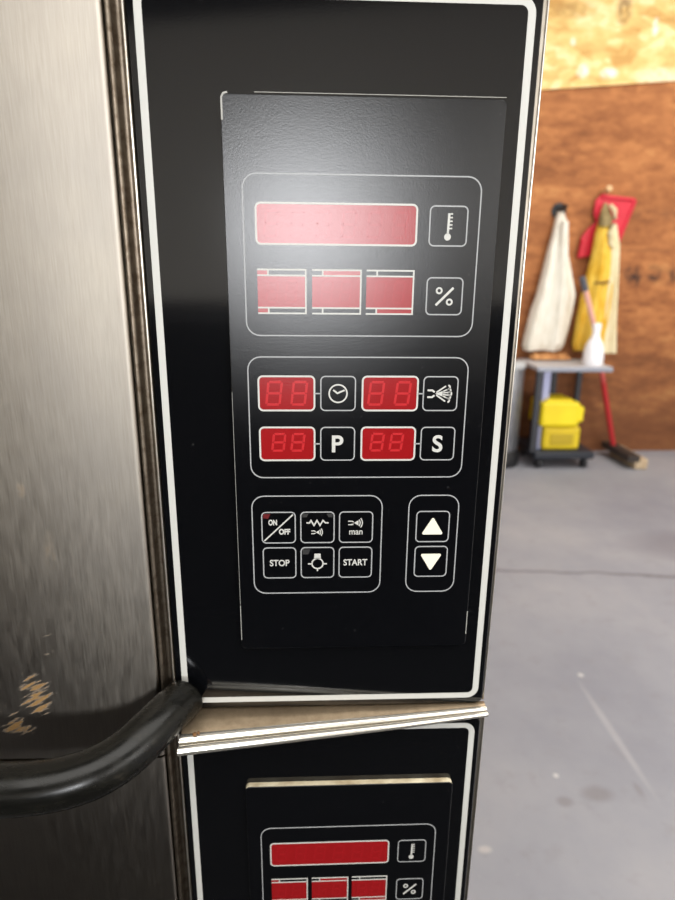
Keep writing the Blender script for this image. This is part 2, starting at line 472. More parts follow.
    def percent(mb, cx, cz):
        S(mb, cx, cz, [(-4.4, -4.6), (4.6, 4.4)], .0012)
        S(mb, cx, cz, circ(-2.9, 2.9, 1.35), .0009, True); S(mb, cx, cz, circ(2.8, -2.9, 1.35), .0009, True)
    def clock(mb, cx, cz):
        S(mb, cx, cz, circ(0, 0, 4.9, 36), .0008, True)
        S(mb, cx, cz, [(-2.7, 2.0), (-.4, .2), (3.6, 1.9)], .0009)
    def nozzle(mb, cx, cz):
        S(mb, cx, cz, [(-7.2, 1.9), (-4.6, 1.9), (-3.2, .9)], .0010); S(mb, cx, cz, [(-7.2, -1.9), (-4.6, -1.9), (-3.2, -.9)], .0010)
        F(mb, cx, cz, [(-2.9, 0), (1.2, -1.5), (1.2, 1.5)])
        for a0, a, e in ((1.35, 2.5, 4.2), (.45, .85, 4.6), (-.45, -.85, 4.6), (-1.35, -2.5, 4.2)): S(mb, cx, cz, [(1.5, a0), (e, a)], .0007)
        sc_ = []
        for q in (-3.6, -1.8, 0, 1.8, 3.6):
            sc_ += circ(5.0 - abs(q) * .28, q, 1.15, 7, -80, 80)
        S(mb, cx, cz, sc_, .0009)
        S(mb, cx, cz, [(-2.3, .7), (2.9, 4.3)], .0008); S(mb, cx, cz, [(-2.3, -.7), (2.9, -4.3)], .0008)
    def letter(s):
        def f(mb, cx, cz): add_text(mb, s, cx, cz, .0135, y3, .0003)
        return f
    def word(s, w, size):
        def f(mb, cx, cz): add_text(mb, s, cx, cz, size, y3, .00012, width=w)
        return f
    def jet(mb, cx, cz, k=1.0):
        S(mb, cx, cz, [(-5 * k, 1.2 * k), (-2.6 * k, 1.2 * k), (-1.6 * k, .6 * k)], .0006 * k ** .5); S(mb, cx, cz, [(-5 * k, -1.2 * k), (-2.6 * k, -1.2 * k), (-1.6 * k, -.6 * k)], .0006 * k ** .5)
        F(mb, cx, cz, [(-1.3 * k, 0), (1.5 * k, -1.7 * k), (1.5 * k, 1.7 * k)])
        for r in (3.2, 4.6): S(mb, cx, cz, [(x * k, z * k) for x, z in circ(-1.0, 0, r + .4, 9, -38, 38)], .0006 * k ** .5)
    def onoff(mb, cx, cz):
        S(mb, cx, cz, [(-8.4, -8.2), (8.4, 8.2)], .0008)
        add_text(mb, 'ON', cx - .0034, cz + .0033, .0046, y3, .0002, width=.0050)
        add_text(mb, 'OFF', cx + .0034, cz - .0025, .0046, y3, .0002, width=.0066)
        mb.mat = 3; F(mb, cx, cz, [(-8.8, 8.6), (-8.8, 6.0), (-6.0, 5.6), (-4.6, 8.6)])
    def heat(mb, cx, cz):
        zz = [(-6.4, 2.9), (-4.6, 2.9)]
        for k in range(5): zz += [(-3.8 + 1.75 * k, 2.9 + (1.5 if k % 2 == 0 else -1.6))]
        zz += [(4.6, 2.9), (6.4, 2.9)]
        S(mb, cx, cz, zz, .0008); jet(mb, cx, cz - .0030, .72)
        mb.mat = 4; F(mb, cx, cz, [(-8.8, 8.6), (-8.8, 6.4), (-6.4, 6.4), (-5.2, 8.6)]); F(mb, cx, cz, [(8.8, 8.6), (5.2, 8.6), (6.4, 6.4), (8.8, 6.4)])
    def man(mb, cx, cz):
        jet(mb, cx, cz + .0027, .92); add_text(mb, 'man', cx, cz - .0033, .0056, y3, .00005, width=.0078)
    def lamp(mb, cx, cz):
        S(mb, cx, cz, circ(0, -.6, 3.3, 28), .0008, True)
        F(mb, cx, cz, [(-2.0, 2.6), (2.0, 2.6), (1.8, 5.8), (-1.8, 5.8)])
        S(mb, cx, cz, [(-5.6, -.8), (-3.6, -.8)], .0008); S(mb, cx, cz, [(3.6, -.8), (5.6, -.8)], .0008); S(mb, cx, cz, [(0, -4.4), (0, -5.6)], .0008)
        mb.mat = 4; F(mb, cx, cz, [(-8.8, 8.6), (-8.8, 5.4), (-5.4, 5.4), (-4.2, 8.6)])
    def up(mb, cx, cz):
        mb.mat = 5; F(mb, cx, cz, rtri(1))
    def down(mb, cx, cz):
        mb.mat = 5; F(mb, cx, cz, rtri(-1))
    def rtri(s):
        out = []
        for x, z, a0 in ((-5.2, -4.2, 150), (5.2, -4.2, 270), (0, 4.6, 30)):
            for k in range(5):
                a = math.radians(a0 + 120 * k / 4); out.append((x + .8 * math.cos(a), s * (z + .8 * math.sin(a))))
        return out if s > 0 else out[::-1]
    button(48.85, 68.35, 97.6, 117.0, thermometer, 'button with a white thermometer')
    button(48.95, 68.07, 62.5, 81.55, percent, 'button with a percent sign')
    button(-7.45, 11.7, 9.75, 28.85, clock, 'button with a clock face')
    button(49.8, 68.9, 9.75, 28.85, nozzle, 'button with a spray nozzle')
    button(-7.45, 11.7, -19.25, 0, letter('P'), 'button with the letter P')
    button(49.7, 68.9, -19.25, 0, letter('S'), 'button with the letter S')
    button(-41.95, -22.4, -70.5, -51.1, onoff, 'button marked ON and OFF')
    button(-19.1, .5, -70.5, -51.1, heat, 'button with a zigzag and a steam jet')
    button(3.68, 23.3, -70.5, -51.1, man, 'button with a steam jet and the word man')
    button(-41.6, -22.3, -93.45, -73.7, word('STOP', .0116, .0056), 'button marked STOP')
    button(-19.1, .5, -93.45, -73.7, lamp, 'button with a light bulb')
    button(3.68, 23.3, -93.45, -73.7, word('START', .0142, .0056), 'button marked START')
    button(49.45, 68.97, -70.5, -51.1, up, 'button with a triangle pointing up')
    button(49.45, 68.97, -93.45, -73.7, down, 'button with a triangle pointing down')
    if upper:
        # chipped corner and scuffs of the keypad plate
        for pts, w_ in (([(-56.0, 155), (-56.0, 164.8), (-55.0, 166.6), (-53, 167.1)], .0008), ([(-56.35, -136), (-56.35, -112)], .00035), ([(-56.35, -111), (-56.35, 20)], .00018),
                        ([(84.1, -134), (84.1, -118)], .0004), ([(-40, 167.35), (20, 167.35), (84, 167.3)], .00025)):
            mb = MB(); mb.stroke([(U(p), UZ(q)) for p, q in pts], w_, YF - .00005, y1)
            o = mb.build('paint_chip', M_CHIP, key); o['label'] = 'pale chipped paint along the plate edge'
    return panel

upper = thing('combi_oven', 'upper steel combi oven of the stack with a full black control panel', 'oven', (-.29, .4, ZP - .187))
DZ = -.4115
lower = thing('combi_oven', 'lower steel combi oven of the stack, its black panel cut off by the picture bottom', 'oven', (-.29, .4, ZP + DZ - .187))
make_oven(upper, 0, True)
make_oven(lower, DZ, False)

# drip ledge at the foot of the upper oven : wide on the left, narrow on the right
off = (-upper.location.x, -upper.location.y, ZP - upper.location.z)
def bead(x, y, rr, zc):
    return [(x, y - rr * math.sin(math.radians(a)), zc + rr * math.cos(math.radians(a)) * .95) for a in range(-90, 131, 20)]
ST = [(-.0925, .0205, 1.0), (-.03, .0140, .9), (.04, .0072, .75), (.1005, .0012, .55)]
ZL = -.1868
mb = MB(); mb.sm = True
mb.loft([[(x, .003, ZL), (x, -d, ZL), (x, -d - .004 * k, ZL - .0022), (x, -d - .004 * k, ZL - .006), (x, .003, ZL - .006)] for x, d, k in ST])
mb.mat = 1
mb.loft([bead(x, -d - .0032 * k, .0034 * k, ZL - .0022 * k) for x, d, k in ST])
mb.mat = 2
mb.loft([[(x, -d - .0058 * k, ZL - .003 * k), (x, -d - .0078 * k, ZL - .0034 * k), (x, -d - .0078 * k, ZL - .0062 * k), (x, -d - .0058 * k, ZL - .0062 * k)] for x, d, k in ST])
mb.mat = 1
mb.loft([bead(x, -d - .0098 * k, .0030 * k, ZL - .0042 * k) for x, d, k in ST])
M_POL = simple('polished_lip', (.62, .59, .52), .24, .85)
o = mb.build('drip_ledge', [M_LEDGE, M_POL, M_TRIM], upper, off); o['label'] = 'tan metal drip ledge with a rolled lip, tapering to the right'
mb = MB(); mb.sm = True
for c, r in (((-.0835, -.0245, -.1838), .0013), ((-.0815, -.0232, -.1840), .0008), ((-.0845, -.0222, -.1862), .0012)):
    mb.lathe([(r, c[2] - .001), (r * .9, c[2] + .0003), (r * .5, c[2] + .0006)], c[0], c[1], 10)
mb.build('rust_speck', M_RUST, o)

# stand under the ovens
st = thing('oven_stand', 'steel stand carrying the two stacked ovens', 'stand', (-.29, .4, 0))
zs = ZP + DZ - .1875
mb = MB(); mb.box(-.40, .39, -.39, .39, zs - .04, zs); mb.build('top_frame', M_BRIGHT, st, (0, 0, 0), .003)
for sx in (-.37, .36):
    for sy in (-.36, .36):
        mb = MB(); mb.box(sx - .02, sx + .02, sy - .02, sy + .02, 0, zs - .04); mb.build('leg', M_BRIGHT, st, (0, 0, 0), .002)

# ------------------------------------------------------------------ room
# wooden back wall
t = NT('old_plywood').set(rough=.75, spec=.25)
fl = t.n('ShaderNodeTexVoronoi'); fl.inputs['Scale'].default_value = 9; fl.inputs['Randomness'].default_value = 1
t.l(t.mapping((1.0, 1, 2.6)), fl.inputs['Vector'])
n1 = t.noise(3.2, 5, .65, t.mapping((.8, 1, 2.0)))
n2 = t.noise(16, 5, .7, t.mapping((.8, 1, 1.4)))
fs_ = t.n('ShaderNodeSeparateColor'); t.l(fl.outputs['Color'], fs_.inputs[0])
mixn = t.math('ADD', t.math('MULTIPLY', n1, .55), t.math('ADD', t.math('MULTIPLY', n2, .35), t.math('MULTIPLY', fs_.outputs[0], .12)))
c = t.ramp(mixn, [(.32, lin(126, 78, 46)), (.45, lin(156, 99, 60)), (.58, lin(180, 118, 72)), (.72, lin(204, 148, 92))])
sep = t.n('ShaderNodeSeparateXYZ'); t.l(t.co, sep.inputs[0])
# sheet turns darker brown towards its foot, with a ragged outline
foot_tone = t.mrange(t.math('ADD', sep.outputs['Z'], t.math('MULTIPLY', n1, .9)), 1.55, .75)
c = t.mix(t.math('MULTIPLY', foot_tone, .72), c, lin(88, 54, 36))
for cx, cz, rx, rz, k in ((2.20, 1.275, .06, .085, .85), (2.235, 1.235, .05, .06, .75), (2.36, 1.275, .06, .07, .8), (2.50, 1.26, .06, .07, .7), (2.25, 1.66, .5, .05, .30), (2.3, 1.27, .6, .09, .18), (2.3, 1.43, .5, .012, .35), (1.50, 1.66, .10, .04, -.0)):
    if k > 0:
        m = t.math('MULTIPLY', t.blob((cx, 3.92, cz), (rx, .2, rz)), t.mrange(t.noise(22, 3, .6), .35, .6), True)
        c = t.mix(t.math('MULTIPLY', m, k), c, lin(58, 44, 40))
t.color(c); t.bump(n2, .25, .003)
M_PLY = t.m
t = NT('new_strand_board').set(rough=.7, spec=.25)
fl = t.n('ShaderNodeTexVoronoi'); fl.inputs['Scale'].default_value = 11; t.l(t.mapping((1, 1, 1.9)), fl.inputs['Vector'])
fs_ = t.n('ShaderNodeSeparateColor'); t.l(fl.outputs['Color'], fs_.inputs[0])
n1 = t.noise(5, 5, .6, t.mapping((.8, 1, 1.7)))
mixn = t.math('ADD', t.math('MULTIPLY', n1, .8), t.math('MULTIPLY', fs_.outputs[0], .2))
c = t.ramp(mixn, [(.32, lin(204, 158, 92)), (.50, lin(236, 200, 128)), (.66, lin(246, 226, 172))])
for cx, cz, rx, rz, k, col in ((1.92, 2.84, .06, .10, .7, (120, 80, 50)), (1.60, 2.83, .17, .06, .45, (150, 105, 60)), (1.70, 2.50, .05, .05, .9, (250, 245, 232)), (1.87, 2.49, .07, .04, .9, (250, 245, 235)), (2.13, 2.75, .025, .06, .9, (250, 246, 236)), (2.2, 2.48, .22, .06, .6, (248, 238, 215)), (1.62, 2.66, .025, .03, .8, (246, 240, 220))):
    m = t.math('MULTIPLY', t.blob((cx, 3.9, cz), (rx, .2, rz)), t.mrange(t.noise(26, 3, .6), .3, .55), True)
    c = t.mix(t.math('MULTIPLY', m, k), c, lin(*col))
t.color(c); t.bump(n1, .2, .003)
M_OSB = t.m
mb = MB()
seam = lambda x: 2.392 + (x - 1.473) * .079
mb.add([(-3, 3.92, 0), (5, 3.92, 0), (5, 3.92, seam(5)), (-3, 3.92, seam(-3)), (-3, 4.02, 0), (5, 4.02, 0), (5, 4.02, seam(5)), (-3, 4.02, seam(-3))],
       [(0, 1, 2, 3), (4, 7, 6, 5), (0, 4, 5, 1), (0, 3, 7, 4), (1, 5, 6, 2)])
mb.mat = 1
mb.add([(-3, 3.905, seam(-3)), (5, 3.905, seam(5)), (5, 3.905, 3.6), (-3, 3.905, 3.6), (-3, 4.02, seam(-3)), (5, 4.02, seam(5)), (5, 4.02, 3.6), (-3, 4.02, 3.6)],
       [(0, 1, 2, 3), (4, 7, 6, 5), (0, 4, 5, 1), (3, 2, 6, 7), (0, 3, 7, 4), (1, 5, 6, 2)])
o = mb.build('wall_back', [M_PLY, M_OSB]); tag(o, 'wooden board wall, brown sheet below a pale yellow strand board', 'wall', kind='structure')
# concrete floor
t = NT('concrete').set(rough=.62, spec=.35)
n1 = t.noise(1.3, 6, .62); n2 = t.noise(14, 5, .7); n3 = t.noise(60, 3, .6)
c = t.ramp(n1, [(.3, lin(138, 139, 149)), (.5, lin(152, 153, 161)), (.7, lin(166, 165, 170))])
c = t.mix(t.mrange(n2, .55, .75, 0, .35), c, lin(130, 125, 126))
c = t.mix(t.mrange(n3, .72, .78, 0, .6), c, lin(190, 188, 187))
sep = t.n('ShaderNodeSeparateXYZ'); t.l(t.co, sep.inputs[0])
wob = t.noise(3.0, 4, .6)
def line(a, b, c0, w, k, col, cin, wobk=.12):
    # soft line a*x + b*y = c0
    d = t.math('ADD', t.math('MULTIPLY', sep.outputs['X'], a), t.math('MULTIPLY', sep.outputs['Y'], b))
    d = t.math('ABSOLUTE', t.math('ADD', t.math('SUBTRACT', d, c0), t.math('MULTIPLY', t.math('SUBTRACT', wob, .5), wobk)))
    return t.mix(t.mrange(d, w, 0, 0, k), cin, lin(*col))
c = line(.10, 1.0, 2.11, .018, .75, (96, 90, 93), c)
for cx, cy, rx, ry, k, col in ((1.85, 2.25, .42, .22, .5, (116, 112, 120)), (.69, .84, .05, .03, .5, (122, 116, 117)), (.60, .82, .025, .02, .5, (122, 116, 117)), (.80, .85, .012, .03, .4, (122, 116, 117)), (.83, 1.05, .014, .26, .3, (196, 193, 196)), (.85, 1.30, .012, .012, .9, (206, 204, 204)), (.61, .90, .009, .009, .9, (206, 204, 204)), (1.0, 1.0, .014, .010, .7, (200, 198, 197)), (.37, .70, .02, .012, .7, (196, 190, 188))):
    c = t.mix(t.math('MULTIPLY', t.blob((cx, cy, 0), (rx, ry, .5)), k), c, lin(*col))
t.color(c); t.bump(n3, .08, .002)
M_CONC = t.m
M_DARKSLAB = simple('added_dark_slab', (.012, .012, .014), .8)
mb = MB(); mb.box(-3, 5, -4.6, 4.02, -.1, 0); mb.mat = 1; mb.box(-1.6, .75, -1.69, -.03, -.05, .006); tag(mb.build('floor', [M_CONC, M_DARKSLAB]), 'grey concrete floor with a thin crack and a dark slab added for reflections', 'floor', kind='structure')  # dark slab before the ovens is added, out of view, to darken reflections
M_DKWALL = simple('dark_reflection_wall', (.035, .034, .036), .8)  # dark tone chosen for what the panel and door reflect
M_WALL = simple('painted_wall', (.78, .76, .72), .8)
M_CEIL = simple('dark_ceiling', (.06, .06, .06), .8)
mb = MB(); mb.mat = 1; mb.box(-3, 5, -4.6, -4.5, 0, 3.6); mb.mat = 0
mb.prism_xz([(-3, 1.05), (5, 1.05), (5, 3.46), (-3, 2.74)], -4.5, -4.49)  # pale sheet with slanted top, added and shaped for its reflection in the panel
tag(mb.build('wall_front', [M_WALL, M_DKWALL]), 'wall behind the photographer, pale sheet between dark foot and dark top, shaped for reflections', 'wall', kind='structure')
mb = MB(); mb.box(-3, 1.5, -1.80, -1.70, 0, 1.09)  # unseen screen, added so the door and panel reflect something dark
tag(mb.build('wall_added_screen', M_DKWALL), 'low dark screen added behind the photographer to darken reflections', 'wall', kind='structure')
mb = MB(); mb.box(-3.1, -3, -4.6, 4.02, 0, 3.6); tag(mb.build('wall_left', M_WALL), 'plain wall left of the ovens', 'wall', kind='structure')
mb = MB(); mb.box(5, 5.1, -4.6, 4.02, 0, 3.6); tag(mb.build('wall_right', M_WALL), 'plain wall right of the ovens', 'wall', kind='structure')
mb = MB(); mb.box(-3, 5, -4.6, 4.02, 3.6, 3.7); tag(mb.build('ceiling', M_CEIL), 'dark ceiling', 'ceiling', kind='structure')

# ------------------------------------------------------------------ things along the wall
def cloth(name, levels, mat, parent, y_back=3.9, n=40, folds=3, amp=.014, seed=1, off=(0, 0, 0), yshift=0):
    """hanging cloth: rings of (z, left x, right x, depth) with folds that deepen downwards"""
    rnd = random.Random(seed)
    ph = [rnd.uniform(0, 6.28) for _ in range(6)]
    lv = []
    for i in range(len(levels) - 1):
        for k in range(5):
            s = k / 5
            lv.append(tuple(levels[i][q] + (levels[i + 1][q] - levels[i][q]) * s for q in range(4)))
    lv.append(levels[-1])
    rings = []
    for z, xl, xr, d in lv:
        cx, hw = (xl + xr) / 2, (xr - xl) / 2
        g = min(1, (levels[0][0] - z) / .5 + .1)
        r = []
        for k in range(n):
            a = 2 * math.pi * k / n
            ca, sa = math.cos(a), math.sin(a)
            x = cx + hw * math.copysign(abs(ca) ** .85, ca)
            y = -d / 2 + d / 2 * sa
            if sa < 0:
                y += g * amp * (math.sin(folds * 3.1 * ca + ph[0] + z * 1.5) + .5 * math.sin(folds * 5.7 * ca + ph[1] - z * 3)) * min(1, -sa * 2)
            r.append((x + off[0], y_back + y + yshift + off[1], z + .004 * math.sin(5 * ca + ph[2]) + off[2]))
        rings.append(r)
    mb = MB(); mb.sm = True
    mb.loft(rings[::-1])
    return mb.build(name, mat, parent)

def fabric(name, c1, c2, scale=14):
    t = NT(name).set(rough=.85, spec=.2)
    t.color(t.ramp(t.noise(scale, 4, .6, t.mapping((1.6, 1, .6))), [(.35, c1), (.65, c2)]))
    t.bump(t.noise(120, 3), .2, .002)
    return t.m
M_WHITEC = fabric('cream_canvas', lin(226, 220, 204), lin(240, 236, 224))
M_YEL = fabric('yellow_canvas', lin(214, 164, 44), lin(238, 204, 92))
M_CREAMC = fabric('pale_lining', lin(222, 208, 164), lin(236, 226, 190))
M_COLLAR = fabric('olive_collar', lin(128, 112, 78), lin(168, 148, 104))
M_BLACK = simple('black_plastic', (.012, .012, .014), .4)
M_STEELGREY = simple('grey_metal', (.42, .43, .46), .38, 1)

def rel(o): return tuple(-c for c in o.location)
# white apron on its hook
ap = thing('canvas_apron', 'cream white canvas garment hanging folded from the black wall hook', 'apron', (1.63, 3.86, .757))
b = cloth('body', [(1.668, 1.622, 1.656, .05), (1.60, 1.600, 1.682, .08), (1.50, 1.585, 1.69, .09), (1.42, 1.566, 1.70, .10), (1.295, 1.545, 1.738, .11), (1.13, 1.515, 1.787, .12), (1.03, 1.487, 1.782, .12), (.90, 1.465, 1.765, .12), (.79, 1.452, 1.748, .11), (.757, 1.465, 1.735, .10)], M_WHITEC, ap, 3.905, seed=3, folds=2, off=rel(ap))
b2 = cloth('front_fold', [(1.60, 1.625, 1.668, .03), (1.3, 1.63, 1.70, .035), (1.0, 1.625, 1.72, .04), (.80, 1.62, 1.705, .035)], M_WHITEC, ap, 3.815, seed=9, folds=1, amp=.006, off=rel(ap))
hk = thing('wall_hook', 'round black wall hook above the white garment', 'hook', (1.64, 3.92, 1.675))
mb = MB(); mb.sm = True
mb.loft([[(.05 * math.cos(a), y, .05 * math.sin(a)) for a in [2 * math.pi * k / 20 for k in range(20)]] for y in (0, -.012)])
mb.build('back_plate', M_BLACK, hk)
mb = MB(); mb.sm = True; mb.tube([(0, -.008, 0), (0, -.05, 0), (.002, -.085, .004), (.004, -.10, .022)], [.016, .015, .015, .02], 12); mb.build('prong', M_BLACK, hk)
# red scoop
rs = thing('red_scoop', 'flat red plastic scoop hanging behind the yellow coat', 'scoop', (1.97, 3.9, 1.39))
t = NT('red_plastic').set(rough=.45); t.color(t.ramp(t.noise(6, 3), [(.3, lin(196, 28, 48)), (.7, lin(222, 44, 66))])); M_REDP = t.m
mb = MB(); mb.prism_xz([(1.790 - 1.97, -.02), (1.885 - 1.97, .0), (2.03 - 1.97, -.005), (2.075 - 1.97, .10), (2.15 - 1.97, .345), (2.135 - 1.97, .368), (1.945 - 1.97, .385), (1.925 - 1.97, .40), (1.90 - 1.97, .385), (1.868 - 1.97, .345), (1.868 - 1.97, .265), (1.890 - 1.97, .215), (1.840 - 1.97, .172), (1.800 - 1.97, .115)], -.022, 0)
pl = mb.build('blade', M_REDP, rs, bevel=.006, seg=2)
for a, bpt in (((2.135, .35), (2.02, 0)), ((1.90, .37), (2.12, .355)), ((1.812, .10), (1.797, -.01))):
    mb = MB(); mb.sm = True; mb.tube([(a[0] - 1.97, -.024, a[1]), (bpt[0] - 1.97, -.024, bpt[1])], .011, 10); mb.build('rim', M_REDP, rs)
pg = thing('wall_peg', 'pale wooden peg above the red scoop', 'peg', (1.925, 3.92, 1.795))
mb = MB(); mb.sm = True; mb.tube([(0, 0, 0), (0, -.05, .0), (0, -.10, .012)], [.016, .017, .019], 12); mb.build('shaft', simple('pale_wood', lin(214, 178, 130), .6), pg)
# yellow coat
yc = thing('yellow_coat', 'yellow canvas work coat hanging over the red scoop', 'coat', (1.93, 3.84, .755))
cloth('body', [(1.60, 1.880, 1.945, .07), (1.52, 1.862, 1.955, .10), (1.40, 1.852, 1.970, .12), (1.28, 1.832, 2.0, .13), (1.10, 1.806, 2.005, .13), (.95, 1.796, 2.0, .13), (.80, 1.787, 2.0, .12), (.758, 1.805, 1.99, .10)], M_YEL, yc, 3.860, seed=5, folds=2, amp=.016, off=rel(yc))
cloth('sleeve', [(1.58, 1.93, 1.985, .05), (1.45, 1.95, 2.015, .07), (1.2, 1.958, 2.035, .08), (.95, 1.968, 2.058, .085), (.75, 1.985, 2.085, .08)], M_CREAMC, yc, 3.81, seed=8, folds=1, amp=.01, off=rel(yc))
cloth('collar', [(1.715, 1.905, 1.925, .03), (1.67, 1.885, 1.945, .06), (1.62, 1.872, 1.955, .09), (1.57, 1.872, 1.95, .09)], M_COLLAR, yc, 3.845, seed=2, folds=1, amp=.008, off=rel(yc))
mb = MB(); mb.sm = True
mb.tube([(1.912 - 1.93, 3.757 - 3.84, 1.70 - .755), (1.945 - 1.93, 3.752 - 3.84, 1.665 - .755), (1.952 - 1.93, 3.752 - 3.84, 1.61 - .755)], [.010, .016, .012], 10)
mb.build('collar_edge', fabric('pale_collar', lin(206, 192, 150), lin(222, 208, 168)), yc)
mb = MB(); mb.sm = True
mb.tube([(1.955 - 1.93, 3.747 - 3.84, 1.585 - .755), (1.93 - 1.93, 3.747 - 3.84, 1.53 - .755), (1.945 - 1.93, 3.747 - 3.84, 1.46 - .755), (1.968 - 1.93, 3.747 - 3.84, 1.44 - .755)], [.012, .017, .017, .010], 10)
mb.build('lapel', M_CREAMC, yc)
mb = MB(); mb.sm = True
mb.tube([(1.857 - 1.93, 3.724 - 3.84, 1.215 - .755), (1.90 - 1.93, 3.714 - 3.84, 1.212 - .755), (1.955 - 1.93, 3.724 - 3.84, 1.222 - .755)], [.006, .009, .006], 8)
mb.build('pocket_seam', simple('brown_seam', lin(112, 76, 30), .8), yc)
# broom
bmz = thing('push_broom', 'red handled broom leaning on the wall, pale bristles on the floor', 'broom', (2.19, 3.75, 0))
t = NT('red_to_pink_paint').set(rough=.5)  # handle colour runs from red below to pale pink above
sep = t.n('ShaderNodeSeparateXYZ'); t.l(t.co, sep.inputs[0])
t.color(t.mix(t.mrange(t.math('ADD', sep.outputs['Z'], t.math('MULTIPLY', t.noise(12, 3), .12)), .60, .84), lin(176, 36, 40), lin(232, 176, 160)))
def bl(x, y, z): return (x - 2.19, y - 3.75 - .05 * min(1, z), z)
mb = MB(); mb.sm = True; mb.tube([bl(2.135, 3.73, .10), bl(1.965, 3.72, .622), bl(1.905, 3.69, .806), bl(1.745, 3.66, 1.18)], [.019, .018, .017, .017], 14); mb.build('handle', t.m, bmz)
mb = MB(); mb.sm = True; mb.tube([bl(1.751, 3.66, 1.165), bl(1.715, 3.655, 1.25)], [.021, .021], 14); mb.build('grip', simple('grey_grip', (.10, .10, .12), .5), bmz)
def bar(p0, p1, wz, z0, z1, wdt):
    p0, p1 = Vector(p0), Vector(p1); d = (p1 - p0).normalized(); nn = Vector((-d.y, d.x))
    mb = MB(); q = [p0 + nn * wdt, p1 + nn * wdt, p1 - nn * wdt, p0 - nn * wdt]
    mb.add([(a.x, a.y, z0) for a in q] + [(a.x, a.y, z1) for a in q], [(3, 2, 1, 0), (4, 5, 6, 7), (0, 1, 5, 4), (1, 2, 6, 5), (2, 3, 7, 6), (3, 0, 4, 7)])
    return mb
# head lies along the floor towards the room
bar((2.145 - 2.19, 3.84 - 3.75), (2.145 - 2.19, 3.44 - 3.75), 0, .055, .10, .042).build('head_block', simple('dark_block', (.035, .026, .022), .6), bmz, bevel=.006)
t = NT('bristles').set(rough=.9); t.color(t.ramp(t.noise(90, 3, .6, t.mapping((1, 1, .1))), [(.3, lin(150, 120, 88)), (.7, lin(216, 198, 168))])); M_BRIS = t.m
mb = bar((2.205 - 2.19, 3.82 - 3.75), (2.205 - 2.19, 3.45 - 3.75), 0, 0, .075, .045)
mb.build('bristle_tuft', M_BRIS, bmz, bevel=.012)
# utility cart
ct = thing('utility_cart', 'grey topped utility cart standing against the wooden wall', 'cart', (1.68, 3.65, 0))
t = NT('grey_worktop').set(rough=.5); t.color(t.ramp(t.noise(6, 4), [(.3, lin(176, 174, 176)), (.7, lin(200, 198, 200))])); M_TOP = t.m
def cb(name, x0, x1, y0, y1, z0, z1, m, bv=.005, par=None):
    mb = MB(); mb.box(x0 - 1.68, x1 - 1.68, y0 - 3.65, y1 - 3.65, z0, z1); return mb.build(name, m, par or ct, bevel=bv)
cb('tabletop', 1.425, 1.918, 3.45, 3.86, .668, .694, M_TOP)
cb('front_rail', 1.425, 1.918, 3.44, 3.46, .662, .690, simple('blue_grey_rail', lin(150, 154, 166), .4, .2))
M_DKF = simple('dark_frame', (.03, .032, .04), .45)
M_PALELEG = simple('pale_metal_leg', lin(176, 180, 214), .35, .2)
for x, y, m in ((1.455, 3.48, M_DKF), (1.535, 3.56, M_PALELEG), (1.70, 3.84, M_DKF), (1.88, 3.84, M_DKF)):
    w = .024 if m is M_PALELEG else .018
    cb('leg', x - w, x + w, y - .018, y + .018, .12, .67, m, .003)
sh = cb('bottom_tray', 1.47, 1.88, 3.46, 3.86, .07, .125, simple('black_tray', (.022, .026, .036), .4), .012)
for x in (1.52, 1.83):
    for y in (3.51, 3.81):
        mb = MB(); mb.sm = True
        mb.loft([[(x - 1.68 + dx, y - 3.65 + .034 * math.cos(a), .036 + .034 * math.sin(a)) for a in [2 * math.pi * k / 16 for k in range(16)]] for dx in (-.014, .014)])
        mb.build('caster', M_BLACK, ct)
# yellow cases
t = NT('yellow_plastic').set(rough=.45); t.color(t.ramp(t.noise(5, 3), [(.3, lin(232, 204, 14)), (.7, lin(248, 226, 30))])); M_YP = t.m
t = NT('yellow_plastic_dull').set(rough=.5); t.color(t.ramp(t.noise(5, 3), [(.3, lin(206, 178, 20)), (.7, lin(226, 200, 30))])); M_YP2 = t.m
def yb(name, lbl, x0, x1, y0, y1, z0, z1, m, extra):
    r = thing(name, lbl, 'box', ((x0 + x1) / 2, (y0 + y1) / 2, z0), 'yellow cases on the cart tray')
    mb = MB(); mb.box(x0 - r.location.x, x1 - r.location.x, y0 - r.location.y, y1 - r.location.y, 0, z1 - z0)
    mb.build('body', m, r, bevel=.022, seg=3)
    extra(r, x1 - r.location.x, y0 - r.location.y, z1 - z0)
    return r
def ex_low(r, hx, hy, h):
    mb = MB(); mb.box(-hx * .62, hx * .62, hy - .008, hy + .02, h * .25, h * .72); mb.build('front_recess', simple('olive_recess', lin(186, 160, 26), .5), r, bevel=.006)
def ex_up(r, hx, hy, h):
    mb = MB(); mb.box(hx - .03, hx + .042, hy + .03, hy + .15, .025, h - .035); mb.build('side_latch', M_YP, r, bevel=.018, seg=3)
    mb = MB(); mb.box(-hx * .75, hx * .62, hy + .02, -hy - .02, h - .01, h + .016); mb.build('lid', M_YP, r, bevel=.007)
yb('yellow_case', 'dull yellow plastic case at the bottom, on the black cart tray', 1.530, 1.785, 3.50, 3.72, .126, .284, M_YP2, ex_low)
yb('yellow_case', 'bright yellow plastic case stacked on top of the other one', 1.500, 1.760, 3.49, 3.73, .285, .455, M_YP, ex_up)
